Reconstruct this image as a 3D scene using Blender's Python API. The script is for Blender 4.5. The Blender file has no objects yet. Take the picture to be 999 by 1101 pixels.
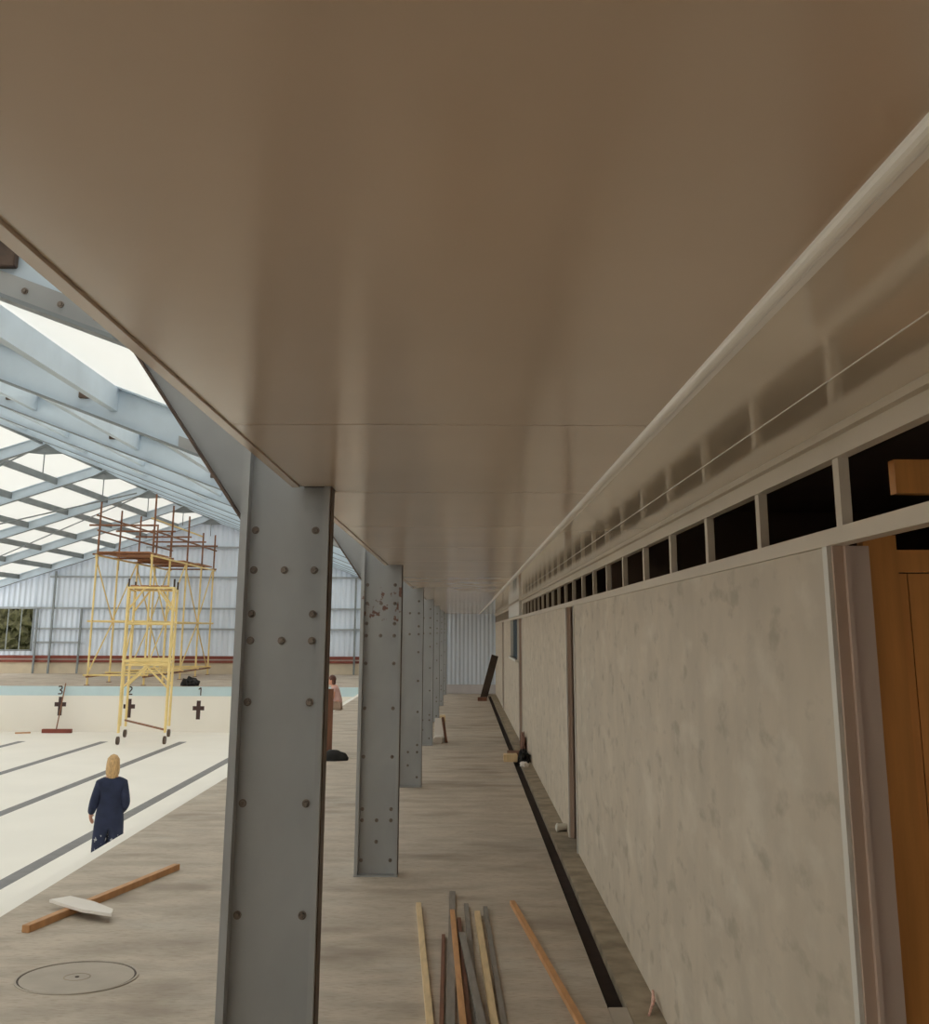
import bpy, bmesh, math, random
from mathutils import Vector, Matrix
random.seed(7)
R = math.radians
EYE = 1.9            # camera height above the deck; heights below are given relative to the eye
SC = bpy.context.scene
COL = SC.collection

# ------------------------------------------------------------------ camera, sky, exposure
cam = bpy.data.cameras.new('camera')
camo = bpy.data.objects.new('camera', cam); COL.objects.link(camo)
camo.matrix_world = Matrix.Translation((0, 0, EYE)) @ Matrix.Rotation(R(90 + 14.4389), 4, 'X') @ Matrix.Rotation(R(0.25), 4, 'Z')
cam.sensor_fit = 'HORIZONTAL'; cam.sensor_width = 36.0
cam.lens = 1270 / 999 * 36.0
cam.shift_y = -198.5 / 999
cam.clip_start = 0.02; cam.clip_end = 500
SC.camera = camo
W = bpy.data.worlds.new('overcast_sky'); SC.world = W; W.use_nodes = True
bg = W.node_tree.nodes['Background']
bg.inputs[0].default_value = (1.0, 1.0, 0.965, 1); bg.inputs[1].default_value = 1.9
SC.view_settings.view_transform = 'Standard'
SC.view_settings.look = 'None'
SC.view_settings.gamma = 1.0
SC.view_settings.use_curve_mapping = False
SC.view_settings.exposure = 0.68
SC.cycles.max_bounces = 10
SC.cycles.diffuse_bounces = 8
SC.cycles.use_denoising = True

# ------------------------------------------------------------------ materials
def lin(c):
    return tuple((x / 255 / 12.92) if x / 255 <= .04045 else ((x / 255 + .055) / 1.055) ** 2.4 for x in c) + (1,)

def mat(name, rgb, rough=.6, metal=0.0, var=0.0, scale=8.0, stretch=(1, 1, 1), bump=0.0, spec=.5, rgb2=None,
        detail=5, lo=.35, hi=.65, bscale=None):
    m = bpy.data.materials.new(name); m.use_nodes = True
    nt = m.node_tree; N = nt.nodes; L = nt.links
    b = N['Principled BSDF']
    b.inputs['Roughness'].default_value = rough; b.inputs['Metallic'].default_value = metal
    b.inputs['Specular IOR Level'].default_value = spec
    c1 = lin(rgb)
    b.inputs['Base Color'].default_value = c1
    if var or bump or rgb2:
        tc = N.new('ShaderNodeTexCoord'); mp = N.new('ShaderNodeMapping')
        mp.inputs['Scale'].default_value = stretch
        L.new(tc.outputs['Object'], mp.inputs[0])
        n = N.new('ShaderNodeTexNoise'); n.inputs['Scale'].default_value = scale; n.inputs['Detail'].default_value = detail
        L.new(mp.outputs[0], n.inputs[0])
        r = N.new('ShaderNodeValToRGB')
        r.color_ramp.elements[0].position = lo; r.color_ramp.elements[1].position = hi
        if rgb2: c2 = lin(rgb2)
        else: c2 = tuple(min(1, x * (1 + var)) for x in c1[:3]) + (1,)
        c0 = c1 if rgb2 else tuple(x * (1 - var) for x in c1[:3]) + (1,)
        r.color_ramp.elements[0].color = c0; r.color_ramp.elements[1].color = c2
        L.new(n.outputs[0], r.inputs[0]); L.new(r.outputs[0], b.inputs['Base Color'])
        if bump:
            n2 = N.new('ShaderNodeTexNoise'); n2.inputs['Scale'].default_value = bscale or scale * 3; n2.inputs['Detail'].default_value = 4
            L.new(mp.outputs[0], n2.inputs[0])
            bp = N.new('ShaderNodeBump'); bp.inputs['Strength'].default_value = bump; bp.inputs['Distance'].default_value = .01
            L.new(n2.outputs[0], bp.inputs['Height']); L.new(bp.outputs[0], b.inputs['Normal'])
    return m

def layer(m, rgb, scale, lo, hi, amount=1.0, stretch=(1, 1, 1), detail=3, band=None):
    """put a second noise-shaped stain over a material's base colour"""
    nt = m.node_tree; N = nt.nodes; L = nt.links; b = N['Principled BSDF']
    tc = N.new('ShaderNodeTexCoord'); mp = N.new('ShaderNodeMapping'); mp.inputs['Scale'].default_value = stretch
    mp.inputs['Location'].default_value = (scale * 1.7, 3.1, scale * .37)
    L.new(tc.outputs['Object'], mp.inputs[0])
    n = N.new('ShaderNodeTexNoise'); n.inputs['Scale'].default_value = scale; n.inputs['Detail'].default_value = detail
    L.new(mp.outputs[0], n.inputs[0])
    r = N.new('ShaderNodeValToRGB'); r.color_ramp.elements[0].position = lo; r.color_ramp.elements[1].position = hi
    r.color_ramp.elements[0].color = (0, 0, 0, 1); r.color_ramp.elements[1].color = (amount,) * 3 + (1,)
    L.new(n.outputs[0], r.inputs[0])
    mx = N.new('ShaderNodeMix'); mx.data_type = 'RGBA'
    src = b.inputs['Base Color']
    if src.is_linked:
        L.new(src.links[0].from_socket, mx.inputs[6])
    else: mx.inputs[6].default_value = src.default_value
    mx.inputs[7].default_value = lin(rgb)
    fac = r.outputs[0]
    if band:                      # stain only between two heights of the object
        sp = N.new('ShaderNodeSeparateXYZ'); L.new(tc.outputs['Object'], sp.inputs[0])
        for op, v in (('GREATER_THAN', band[0]), ('LESS_THAN', band[1])):
            q = N.new('ShaderNodeMath'); q.operation = op; L.new(sp.outputs[2], q.inputs[0]); q.inputs[1].default_value = v
            q2 = N.new('ShaderNodeMath'); q2.operation = 'MULTIPLY'; L.new(fac, q2.inputs[0]); L.new(q.outputs[0], q2.inputs[1]); fac = q2.outputs[0]
    L.new(fac, mx.inputs[0]); L.new(mx.outputs[2], b.inputs['Base Color'])
    return m

M = {}
M['deck'] = mat('deck_concrete', (182, 169, 153), .72, var=.13, scale=2.6, stretch=(.8, 1.7, 1), bump=.3, bscale=30, spec=.4, detail=9)
layer(M['deck'], (198, 192, 180), 1.1, .54, .74, .6, (.9, 1.3, 1), 6); layer(M['deck'], (118, 102, 86), 1.3, .52, .72, .6, (.8, 1.6, 1), 9)
layer(M['deck'], (138, 122, 106), 26, .5, .7, .4, (.6, 2, 1), 4)
M['kerb'] = mat('kerb_concrete', (150, 136, 116), .85, var=.25, scale=5, bump=.4, bscale=25)
M['cover'] = mat('cover_concrete', (172, 161, 147), .75, var=.1, scale=3, bump=.2, bscale=40)
M['slot'] = mat('drain_bed_dark', (44, 30, 24), .9, var=.3, scale=9)  # dark reddish brown for the drain slot bed
M['soffit'] = mat('soffit_board', (198, 176, 155), .17, var=.03, scale=1.2, spec=.5)
M['joint'] = mat('soffit_joint', (60, 42, 30), .8)
M['bead'] = mat('soffit_bead', (242, 236, 226), .25)
M['plaster'] = mat('plaster_board', (187, 173, 153), .62, var=.07, scale=3.5, bump=.12, bscale=18)
layer(M['plaster'], (138, 126, 106), 9, .56, .68, .5, (1, .4, .9), 8)
layer(M['plaster'], (214, 204, 186), 6, .55, .7, .4, (1, .4, .9), 8)
M['paint'] = mat('painted_timber', (192, 178, 158), .45, var=.04, scale=2)
M['reveal'] = mat('primed_jamb', (186, 162, 144), .45, var=.04, scale=2)
M['trim'] = mat('white_trim', (205, 200, 190), .4)
M['steel'] = mat('grey_steel_paint', (158, 158, 157), .38, var=.12, scale=2.2, stretch=(1, 1, .6), spec=.5, metal=.15)
M['rustysteel'] = mat('grey_steel_with_rust', (158, 158, 157), .4, var=.12, scale=2.2, stretch=(1, 1, .6), metal=.15)
layer(M['rustysteel'], (104, 58, 34), 17, .59, .63, .85, band=(1.98, 2.26))
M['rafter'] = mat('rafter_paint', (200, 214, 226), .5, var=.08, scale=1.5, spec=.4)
M['darksteel'] = mat('rusty_steel_edge', (86, 68, 56), .6, var=.3, scale=14)
M['girt'] = mat('wall_rail_paint', (160, 166, 170), .55, var=.1, scale=2)
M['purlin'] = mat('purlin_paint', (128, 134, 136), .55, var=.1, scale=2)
M['bolt'] = mat('galvanised_bolt', (120, 108, 98), .4, metal=.6, var=.2, scale=20)
M['clad'] = mat('blue_grey_cladding', (220, 230, 243), .5, var=.05, scale=.7, stretch=(3, 3, .4))
M['poolwhite'] = mat('pool_white_paint', (236, 231, 222), .6, var=.02, scale=.6)
M['poolblue'] = mat('pool_pale_blue_paint', (192, 214, 220), .5, var=.03, scale=2)
M['lane'] = mat('lane_line_grey', (120, 118, 118), .6, var=.1, scale=4)
M['mark'] = mat('dark_target_mark', (62, 38, 34), .6)
M['redrail'] = mat('red_brown_timber', (128, 62, 46), .6, var=.12, scale=3)
M['dwarf'] = mat('dwarf_wall_render', (206, 192, 168), .8, var=.06, scale=2)
M['yellow'] = mat('yellow_scaffold_paint', (232, 206, 140), .5, var=.08, scale=3)
M['rusttube'] = mat('rusty_scaffold_tube', (130, 88, 62), .7, var=.25, scale=8)
M['board'] = mat('scaffold_board', (164, 112, 72), .75, var=.2, scale=3, stretch=(1, 6, 1))
M['pine'] = mat('pale_pine', (214, 188, 146), .6, var=.1, scale=5, stretch=(6, 1, 1))
M['orange'] = mat('orange_timber', (192, 142, 94), .6, var=.12, scale=5, stretch=(6, 1, 1))
M['greywood'] = mat('weathered_timber', (130, 122, 114), .8, var=.12, scale=5, stretch=(6, 1, 1))
M['brownwood'] = mat('brown_timber', (112, 72, 50), .7, var=.15, scale=5, stretch=(6, 1, 1))
M['darkwood'] = mat('dark_plank', (62, 48, 38), .7, var=.2, scale=5)
M['varnish'] = mat('varnished_timber', (204, 138, 72), .35, var=.16, scale=2.5, stretch=(7, 7, .5))
M['white'] = mat('white_board', (222, 214, 205), .55, var=.03, scale=4)
M['black'] = mat('black_cloth', (26, 24, 22), .9, var=.2, scale=20)
M['room'] = mat('dark_room_lining', (92, 72, 56), .8, var=.1, scale=2)
M['glass'] = mat('louvre_glass', (92, 104, 112), .12)
M['navy'] = mat('navy_coverall', (34, 42, 68), .85, var=.15, scale=9)
layer(M['navy'], (190, 190, 190), 22, .62, .645, .75, band=(-1.5, -.74))
M['hair'] = mat('blond_hair', (196, 160, 112), .6, var=.25, scale=30, stretch=(3, 3, .5))
M['brownhair'] = mat('brown_hair', (86, 50, 36), .6, var=.2, scale=30)
M['skin'] = mat('skin', (206, 150, 124), .55)
M['pink'] = mat('pink_shirt', (206, 168, 160), .8)
M['trousers'] = mat('pale_brown_trousers', (160, 136, 118), .85)
M['boot'] = mat('dark_boot', (40, 34, 30), .6)
M['grass'] = mat('grass_ground', (92, 104, 52), .95, var=.3, scale=3)
M['bark'] = mat('tree_bark', (104, 82, 62), .9, var=.3, scale=8, stretch=(3, 3, .5))
M['leaf'] = mat('tree_leaves', (66, 64, 38), .9, var=.4, scale=6)
M['eye'] = mat('dark_eye', (20, 16, 14), .3)
M['tape'] = mat('pink_packet', (214, 170, 154), .6, var=.2, scale=40)

def roof_mat():
    m = bpy.data.materials.new('translucent_roof_sheet'); m.use_nodes = True
    nt = m.node_tree; N = nt.nodes; L = nt.links
    N.remove(N['Principled BSDF'])
    t = N.new('ShaderNodeBsdfTranslucent'); t.inputs[0].default_value = (.70, .70, .685, 1)
    d = N.new('ShaderNodeBsdfDiffuse'); d.inputs[0].default_value = (.85, .86, .85, 1)
    mx = N.new('ShaderNodeMixShader'); mx.inputs[0].default_value = .3
    L.new(t.outputs[0], mx.inputs[1]); L.new(d.outputs[0], mx.inputs[2])
    L.new(mx.outputs[0], N['Material Output'].inputs[0])
    return m
M['roof'] = roof_mat()

# ------------------------------------------------------------------ mesh helpers (z relative to the eye)
class MB:
    def __init__(s): s.bm = bmesh.new()
    def box(s, x0, x1, y0, y1, z0, z1):
        return s.prism([(x0, y0), (x1, y0), (x1, y1), (x0, y1)], z0, z1)
    def prism(s, pts, z0, z1):
        lo = [s.bm.verts.new((x, y, z0 + EYE)) for x, y in pts]; hi = [s.bm.verts.new((x, y, z1 + EYE)) for x, y in pts]
        n = len(pts)
        s.bm.faces.new(lo[::-1]); s.bm.faces.new(hi)
        for i in range(n): s.bm.faces.new((lo[i], lo[(i + 1) % n], hi[(i + 1) % n], hi[i]))
        return s
    def slab_y(s, pts, y0, y1):          # polygon in x,z extruded along y
        a = [s.bm.verts.new((x, y0, z + EYE)) for x, z in pts]; b = [s.bm.verts.new((x, y1, z + EYE)) for x, z in pts]
        n = len(pts)
        s.bm.faces.new(a); s.bm.faces.new(b[::-1])
        for i in range(n): s.bm.faces.new((a[(i + 1) % n], a[i], b[i], b[(i + 1) % n]))
        return s
    def bar(s, p, q, w, h, up=(0, 0, 1)):
        p = Vector(p); q = Vector(q); d = (q - p).normalized(); u = Vector(up)
        if abs(d.dot(u)) > .98: u = Vector((1, 0, 0))
        r = d.cross(u).normalized(); u = r.cross(d).normalized()
        vs = []
        for e in (p, q):
            for a, b in ((-1, -1), (1, -1), (1, 1), (-1, 1)):
                v = e + r * a * w / 2 + u * b * h / 2
                vs.append(s.bm.verts.new((v.x, v.y, v.z + EYE)))
        for f in ((3, 2, 1, 0), (4, 5, 6, 7), (0, 1, 5, 4), (1, 2, 6, 5), (2, 3, 7, 6), (3, 0, 4, 7)):
            s.bm.faces.new([vs[i] for i in f])
        return s
    def tube(s, p, q, r, n=10, r2=None):
        p = Vector(p); q = Vector(q); d = (q - p).normalized()
        u = Vector((0, 0, 1)) if abs(d.z) < .9 else Vector((1, 0, 0))
        a = d.cross(u).normalized(); b = a.cross(d).normalized()
        r2 = r if r2 is None else r2
        A = []; B = []
        for i in range(n):
            t = 2 * math.pi * i / n; o = a * math.cos(t) + b * math.sin(t)
            v = p + o * r; w = q + o * r2
            A.append(s.bm.verts.new((v.x, v.y, v.z + EYE))); B.append(s.bm.verts.new((w.x, w.y, w.z + EYE)))
        s.bm.faces.new(A); s.bm.faces.new(B[::-1])
        for i in range(n): s.bm.faces.new((A[(i + 1) % n], A[i], B[i], B[(i + 1) % n]))
        return s
    def blob(s, c, rx, ry, rz, noise=.0, sub=2, seed=0, flat=False):
        rnd = random.Random(seed)
        r = bmesh.ops.create_icosphere(s.bm, subdivisions=sub, radius=1)
        for v in r['verts']:
            k = 1 + rnd.uniform(-noise, noise)
            z = v.co.z * rz * k
            if flat and z < 0: z *= .15
            v.co = Vector((c[0] + v.co.x * rx * k, c[1] + v.co.y * ry * k, c[2] + z + EYE))
        return s
    def add(s, me, mw=None):
        n0 = len(s.bm.verts)
        s.bm.from_mesh(me)
        if mw:
            s.bm.verts.ensure_lookup_table()
            for v in s.bm.verts[n0:]: v.co = mw @ v.co
        return s
    def build(s, name, m, parent=None, bevel=0, smooth=False, **kw):
        bmesh.ops.recalc_face_normals(s.bm, faces=s.bm.faces)
        if bevel:
            bmesh.ops.bevel(s.bm, geom=list(s.bm.edges), offset=bevel, segments=2, affect='EDGES', clamp_overlap=True)
        me = bpy.data.meshes.new(name); s.bm.to_mesh(me); s.bm.free()
        me.materials.append(m)
        if smooth: me.shade_smooth()
        o = bpy.data.objects.new(name, me); COL.objects.link(o)
        if parent:
            o.parent = parent
            w = Vector((0, 0, 0)); p = parent
            while p: w += p.location; p = p.parent
            o.matrix_parent_inverse = Matrix.Translation(-w) if w.length else Matrix()
        for k, v in kw.items():
            o[k] = v
        return o

def origin(o):
    """move a lone mesh's origin to the middle of its base"""
    me = o.data; xs = [v.co for v in me.vertices]
    c = Vector(((min(v.x for v in xs) + max(v.x for v in xs)) / 2, (min(v.y for v in xs) + max(v.y for v in xs)) / 2, min(v.z for v in xs)))
    me.transform(Matrix.Translation(-c)); o.location = c
    return o

def tag(o, label=None, cat=None, group=None, kind=None):
    if label: o['label'] = label
    if cat: o['category'] = cat
    if group: o['group'] = group
    if kind: o['kind'] = kind
    return o

def thing(name, loc, label, cat, group=None):
    o = bpy.data.objects.new(name, None); COL.objects.link(o); o.location = (loc[0], loc[1], loc[2] + EYE)
    o.empty_display_size = .1
    return tag(o, label, cat, group)

def copy_tree(o, parent=None):
    c = o.copy(); COL.objects.link(c)
    if parent:
        c.parent = parent; c.matrix_parent_inverse = o.matrix_parent_inverse.copy()
    for ch in [x for x in o.children]: copy_tree(ch, c)
    return c

S = dict(kind='structure')
# ------------------------------------------------------------------ key dimensions
FL = -1.9                     # deck
PX0, PX1, PY0, PY1, PF = -18.6, -3.15, 2.0, 43.0, -3.4   # pool
HC = .545                     # corridor ceiling
WX = 1.03                     # corridor face of the wall to the rooms
YE = 39.0                     # corridor end
FY = [4.68 + 5.6 * k for k in range(-2, 10)]
RX, RZ = -11.65, 4.92         # ridge (underside of rafters)
SR, SL = .3697, .325
LX = -22.7
HY0, HY1 = -12.0, 55.3
def zr(x):                    # underside of the rafters
    return RZ - (SR * (x - RX) if x > RX else SL * (RX - x))

# ------------------------------------------------------------------ setting
b = MB()
b.box(PX1, .763, HY0, PY1, FL - .35, FL); b.box(.763, 1.13, YE - .6, PY1, FL - .35, FL)
b.box(LX, PX1, PY1, HY1, FL - .35, FL); b.box(PX1, 4.2, PY1, HY1, FL - .35, FL)
b.box(LX, PX0, HY0, PY1, FL - .35, FL); b.box(PX0, PX1, HY0, PY0, FL - .35, FL)
b.build('floor', M['deck'], **S)
MB().box(.866, 1.13, HY0, YE - .6, FL - .35, FL + .004).build('trim_1', M['kerb'], **S)      # concrete margin beside the drain slot
MB().box(.763, .866, HY0, YE - .6, FL - .35, FL - .05).build('floor_drain_slot', M['slot'], label='dark drain slot bed', **S)
MB().box(1.13, 4.2, HY0, PY1, FL - .35, FL + .002).build('floor_rooms', M['room'], **S)

# pool ---------------------------------------------------------------
pool = thing('swimming_pool', ((PX0 + PX1) / 2, (PY0 + PY1) / 2, PF), 'empty white painted swimming pool with grey lane lines and a pale blue rim band', 'pool')
b = MB(); b.box(PX0 - .2, PX1 - .002, PY0 - .2, PY1 + .2, PF - .2, PF); b.build('pool_floor', M['poolwhite'], pool)
b = MB()
b.box(PX0 - .2, PX0 + .0, PY0, PY1, PF, FL - .3); b.box(PX1 - .12, PX1 - .001, PY0, PY1, PF, FL - .0005)
b.box(PX0, PX1 - .12, PY1 - .12, PY1 - .001, PF, FL - .31); b.box(PX0, PX1, PY0 + .001, PY0 + .12, PF, FL - .31)
b.build('pool_wall', M['poolwhite'], pool)
b = MB(); b.box(PX0, PX1 - .121, PY1 - .12, PY1 - .001, FL - .308, FL); b.build('rim_band', M['poolblue'], pool, label='pale blue painted band under the pool rim')
for x, y1 in ((-6.35, 39.3), (-8.8, 39.25), (-11.27, 39.2), (-13.85, 39.2), (-16.4, 39.2)):
    MB().box(x - .12, x + .12, PY0 + 2, y1, PF, PF + .003).build('lane_line', M['lane'], pool)
for x, z in ((-9.15, -2.66), (-11.55, -2.61), (-13.94, -2.55)):
    b = MB(); y0, y1 = PY1 - .126, PY1 - .1205
    b.box(x - .07, x + .07, y0, y1, z - .32, z + .3); b.box(x - .2, x - .07, y0, y1, z - .02, z + .12); b.box(x + .07, x + .2, y0, y1, z - .02, z + .12)
    b.build('target_cross', M['mark'], pool)
SEG = {'1': [((.05, -.13), (.05, .13)), ((.05, .13), (-.03, .07))],
       '2': [((-.07, .08), (-.03, .13)), ((-.03, .13), (.05, .12)), ((.05, .12), (.07, .06)), ((.07, .06), (-.08, -.12)), ((-.08, -.12), (.09, -.12))],
       '3': [((-.07, .12), (.05, .13)), ((.05, .13), (.06, .05)), ((.06, .05), (-.02, .01)), ((-.02, .01), (.07, -.04)), ((.07, -.04), (.05, -.12)), ((.05, -.12), (-.07, -.12))]}
for ch, x, z in (('1', -9.15, -2.06), ('2', -11.56, -2.04), ('3', -13.98, -2.03)):
    b = MB()
    for (a, c) in SEG[ch]:
        b.bar((x + a[0], PY1 - .123, z + a[1]), (x + c[0], PY1 - .123, z + c[1]), .006, .04, up=(-(c[1] - a[1]), 0, c[0] - a[0]))
    b.build('lane_number', M['mark'], pool)

# manhole ------------------------------------------------------------
mh = thing('manhole_cover', (-2.17, 7.37, FL), 'large round concrete-filled manhole cover set flush in the grey deck', 'manhole cover')
cx, cy, rr = -2.17, 7.37, .325
b = MB(); b.tube((cx, cy, FL - .02), (cx, cy, FL + .0035), rr - .012, 64); b.build('cover_plate', M['cover'], mh)
def ring(ro, ri, z0, z1, name, m, n=64):
    b = MB(); V = []
    for i in range(n):
        t = 2 * math.pi * i / n; c, s_ = math.cos(t), math.sin(t)
        V.append([b.bm.verts.new((cx + r * c, cy + r * s_, z + EYE)) for r, z in ((ri, z0), (ro, z0), (ro, z1), (ri, z1))])
    for i in range(n):
        A = V[i]; B = V[(i + 1) % n]
        for k in range(4): b.bm.faces.new((A[k], A[(k + 1) % 4], B[(k + 1) % 4], B[k]))
    return b.build(name, m, mh)
ring(rr, rr - .012, FL - .02, FL + .002, 'rim_gap', M['darkwood']); ring(rr + .012, rr, FL - .01, FL + .006, 'outer_ring', M['cover'])
ring(.075, .068, FL - .01, FL + .0045, 'inner_ring', M['kerb'])
MB().tube((cx, cy, FL), (cx, cy, FL + .006), .012, 12).build('lifting_eye', M['darkwood'], mh)

# corridor ceiling ---------------------------------------------------
b = MB(); jb = MB()
ys = [HY0] + [3.185 - 1.62 * i for i in range(8, 0, -1)][0:0] + [3.185 + 1.612 * i for i in range(0, 23)]
ys = [y for y in ys if y < YE] + [YE]
cols = [(fy - .075, fy + .125) for fy in FY]
def soffit(y0, y1):
    XL, XN, XR = -.635, -.515, .5
    pts = [(XR, y0), (XR, y1)]
    # left edge going back from y1 to y0 with notches round the columns
    left = []
    y = y1; left.append((XL, y1) if not any(a < y1 < c for a, c in cols) else (XN, y1))
    for a, c in sorted(cols, reverse=True):
        if c <= y0 or a >= y1: continue
        if c < y1: left += [(XL, c), (XN, c)]
        if a > y0: left += [(XN, a), (XL, a)]
    left.append((XL, y0) if not any(a < y0 < c for a, c in cols) else (XN, y0))
    return pts + left
for i in range(len(ys) - 1):
    y0, y1 = ys[i] + .0045, ys[i + 1] - .0045
    b.prism(soffit(y0, y1)[::-1], HC, HC + .004)
b.build('ceiling_corridor', M['soffit'], **S)
MB().box(-.63, WX - .01, HY0, YE, HC + .0045, HC + .03).build('ceiling_backing', M['joint'], **S)
M['strip'] = mat('ceiling_strip_paint', (214, 198, 176), .09, var=.03, scale=1.2, spec=.7)
b = MB(); b.box(.5452, .81, HY0, YE, HC, HC + .004); b.box(.8135, WX - .002, HY0, YE, HC, HC + .004); b.build('ceiling_side_strip', M['strip'], **S)
# metal edge trim along the hall side of the soffit
b = MB()
for i in range(len(FY) - 1):
    b.box(-.665, -.6375, FY[i] + .13, FY[i + 1] - .08, HC - .006, HC + .05)
b.build('trim_2', M['soffit'], **S)
# rounded bead running the length of the ceiling
b = MB(); pts = []
for i in range(9):
    t = math.pi * i / 8; pts.append((.515 - .015 * math.cos(t), HC - .013 * math.sin(t)))
b.slab_y([(x, z) for x, z in pts] + [(.53, HC + .004), (.5, HC + .004)], HY0, YE); b.box(.531, .545, HY0, YE, HC - .004, HC + .004)
b.box(.8105, .813, HY0, YE, HC - .002, HC + .004)
b.build('trim_3', M['bead'], smooth=False, **S)
b = MB(); b.box(WX - .03, WX, HY0, YE, HC - .022, HC); b.build('trim_4', M['paint'], **S)

# wall to the rooms ---------------------------------------------------
D1 = (2.42, 3.36); D2 = (11.3, 12.1); D3 = (21.35, 22.45); D4 = (30.9, 31.8)
W1 = (22.75, 26.1)
T = .1
b = MB(); segs = [(HY0, D1[0]), (D1[1], D2[0]), (D2[1], D3[0]), (D4[1], YE)]
for y0, y1 in segs: b.box(WX, WX + T, y0, y1, FL, .236)
b.box(WX, WX + T, D3[1], W1[0], FL, .236); b.box(WX, WX + T, W1[0], W1[1], FL, -.5); b.box(WX, WX + T, W1[1], D4[0], FL, .236)
b.build('wall_right', M['plaster'], **S)
b = MB()
b.box(WX - .012, WX + .035, HY0, YE, .2365, .281)                     # transom rail
b.box(WX - .006, WX + .03, HY0, YE, .470, HC - .022)                   # head rail
b.box(WX - .004, WX + .03, 20.9, 26.3, .2812, .4698)                   # solid infill between the two runs of clerestory
b.build('trim_5', M['paint'], **S)
b = MB(); b.box(WX - .05, WX - .0045, 21.3, 26.3, .2815, HC - .023); b.build('trim_6', M['trim'], **S)
mull = []
y = 3.27 - .905 * 5; k = 0
while y < YE:
    if not (20.6 < y < 26.5): mull.append(y)
    y += .905
b = MB()
for y in mull: b.box(WX + .001, WX + .03, y - .026, y + .026, .2812, .4698)
b.build('window_1', M['paint'], label='row of cream clerestory mullions', **S)
# door linings
def door(n, a, c, lit=M['reveal'], head=.2365):
    m = MB(); m.box(WX + .0, WX + .102, c - .012, c, FL, head); m.box(WX, WX + .102, a, a + .012, FL, head)
    m.box(WX + .03, WX + .042, c - .03, c - .0121, FL, head)
    m.build('door_%d' % n, lit, **S)
    m = MB()
    m.box(WX - .012, WX - .0005, c + .001, c + .045, FL, .236); m.box(WX - .012, WX - .0005, a - .045, a - .001, FL, .236)
    m.build('trim_%d' % (10 + n), M['trim'], **S)
for i, (a, c) in enumerate((D1, D2, D3, D4)): door(i + 1, a, c)
# louvred window past the third doorway
b = MB(); y0, y1 = W1
b.box(WX - .02, WX + .06, y0, y0 + .06, -.5, .236); b.box(WX - .02, WX + .06, y1 - .06, y1, -.5, .236)
b.box(WX - .06, WX + .06, y0 - .05, y1 + .05, -.54, -.5)
win = b.build('window_2', M['trim'], **S)
b = MB()
for i in range(4): b.box(WX + .01, WX + .05, y0 + .06 + i * .8, y0 + .09 + i * .8, -.5, .236)
b.box(WX + .03, WX + .036, y0 + .06, y1 - .06, -.5, .236)
b.build('window_2_glass', M['glass'], win)

# rooms behind the wall ----------------------------------------------
b = MB()
b.box(4.1, 4.2, HY0, .6, FL, .9); b.box(4.1, 4.2, 2.9, YE, FL, .9); b.box(4.1, 4.2, .6, 2.9, FL, -.9); b.box(4.1, 4.2, .6, 2.9, .2, .9)  # back wall, with an added opening that lets daylight onto the timber screen
b.box(1.131, 4.1, 9.2, 9.3, FL, .9); b.box(1.131, 4.1, 16, 16.1, FL, .9); b.box(1.131, 4.1, 27, 27.1, FL, .9); b.box(WX, 4.2, YE + .06, YE + .16, FL, .9)
b.box(1.131, 4.2, HY0 - .1, HY0, FL, .9)
b.build('wall_back_of_rooms', M['room'], **S)
MB().box(-.62, 4.2, HY0, YE, .9, .95).build('ceiling_rooms', M['room'], **S)
MB().box(WX, WX + .03, HY0, YE, HC + .001, .9).build('wall_right_upper', M['room'], **S)
b = MB(); b.box(4.12, 4.17, 1.72, 1.78, -.9, .2); b.box(4.12, 4.17, .6, 2.9, -.94, -.9); b.build('window_added_back', M['paint'], **S)  # invented window bars in that added opening, out of view
# varnished timber screen just inside the first doorway
scr = thing('timber_screen', (1.9, 3.44, FL), 'orange varnished timber boarded screen seen through the nearest doorway', 'screen')
MB().box(1.14, 1.236, 3.42, 3.47, FL, .272).build('post', M['varnish'], scr)
b = MB()
x = 1.2365
for w in (.03, .11, .12, .12, .12, .12, .12, .12, .12, .12, .12): b.box(x, x + w - .003, 3.435, 3.455, FL, .165); x += w
b.build('boarding', M['varnish'], scr)
MB().box(1.2365, x, 3.425, 3.46, .168, .231).build('top_rail', M['varnish'], scr)
MB().box(1.25, x, 3.42, 3.47, .392, .49).build('header', M['varnish'], scr)
MB().box(x, x + .09, 3.42, 3.47, FL, .49).build('post', M['varnish'], scr)

# corridor ends -------------------------------------------------------
def corrug_y(x0, x1, y, z0, z1, pitch=.15, amp=.012, top=None, invert=1):
    """vertical-ribbed sheet standing in the x,z plane; top may be a function of x"""
    bmx = MB(); n = int((x1 - x0) / pitch * 4); F = []; K = []
    for i in range(n + 1):
        x = x0 + (x1 - x0) * i / n; dy = amp * (0, 1, 1, 0)[i % 4] * invert
        zt = top(x) if top else z1
        F.append((bmx.bm.verts.new((x, y + dy, z0 + EYE)), bmx.bm.verts.new((x, y + dy, zt + EYE))))
        K.append((bmx.bm.verts.new((x, y + dy + .004, z0 + EYE)), bmx.bm.verts.new((x, y + dy + .004, zt + EYE))))
    for i in range(n):
        bmx.bm.faces.new((F[i][0], F[i + 1][0], F[i + 1][1], F[i][1])); bmx.bm.faces.new((K[i + 1][0], K[i][0], K[i][1], K[i + 1][1]))
        bmx.bm.faces.new((F[i][1], F[i + 1][1], K[i + 1][1], K[i][1])); bmx.bm.faces.new((F[i + 1][0], F[i][0], K[i][0], K[i + 1][0]))
    return bmx
corrug_y(-.52, WX, YE, FL + .28, HC, .13, .014).build('wall_corridor_end', M['clad'], **S)
M['endbase'] = mat('end_base_render', (206, 202, 204), .7, var=.05, scale=3)
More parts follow.
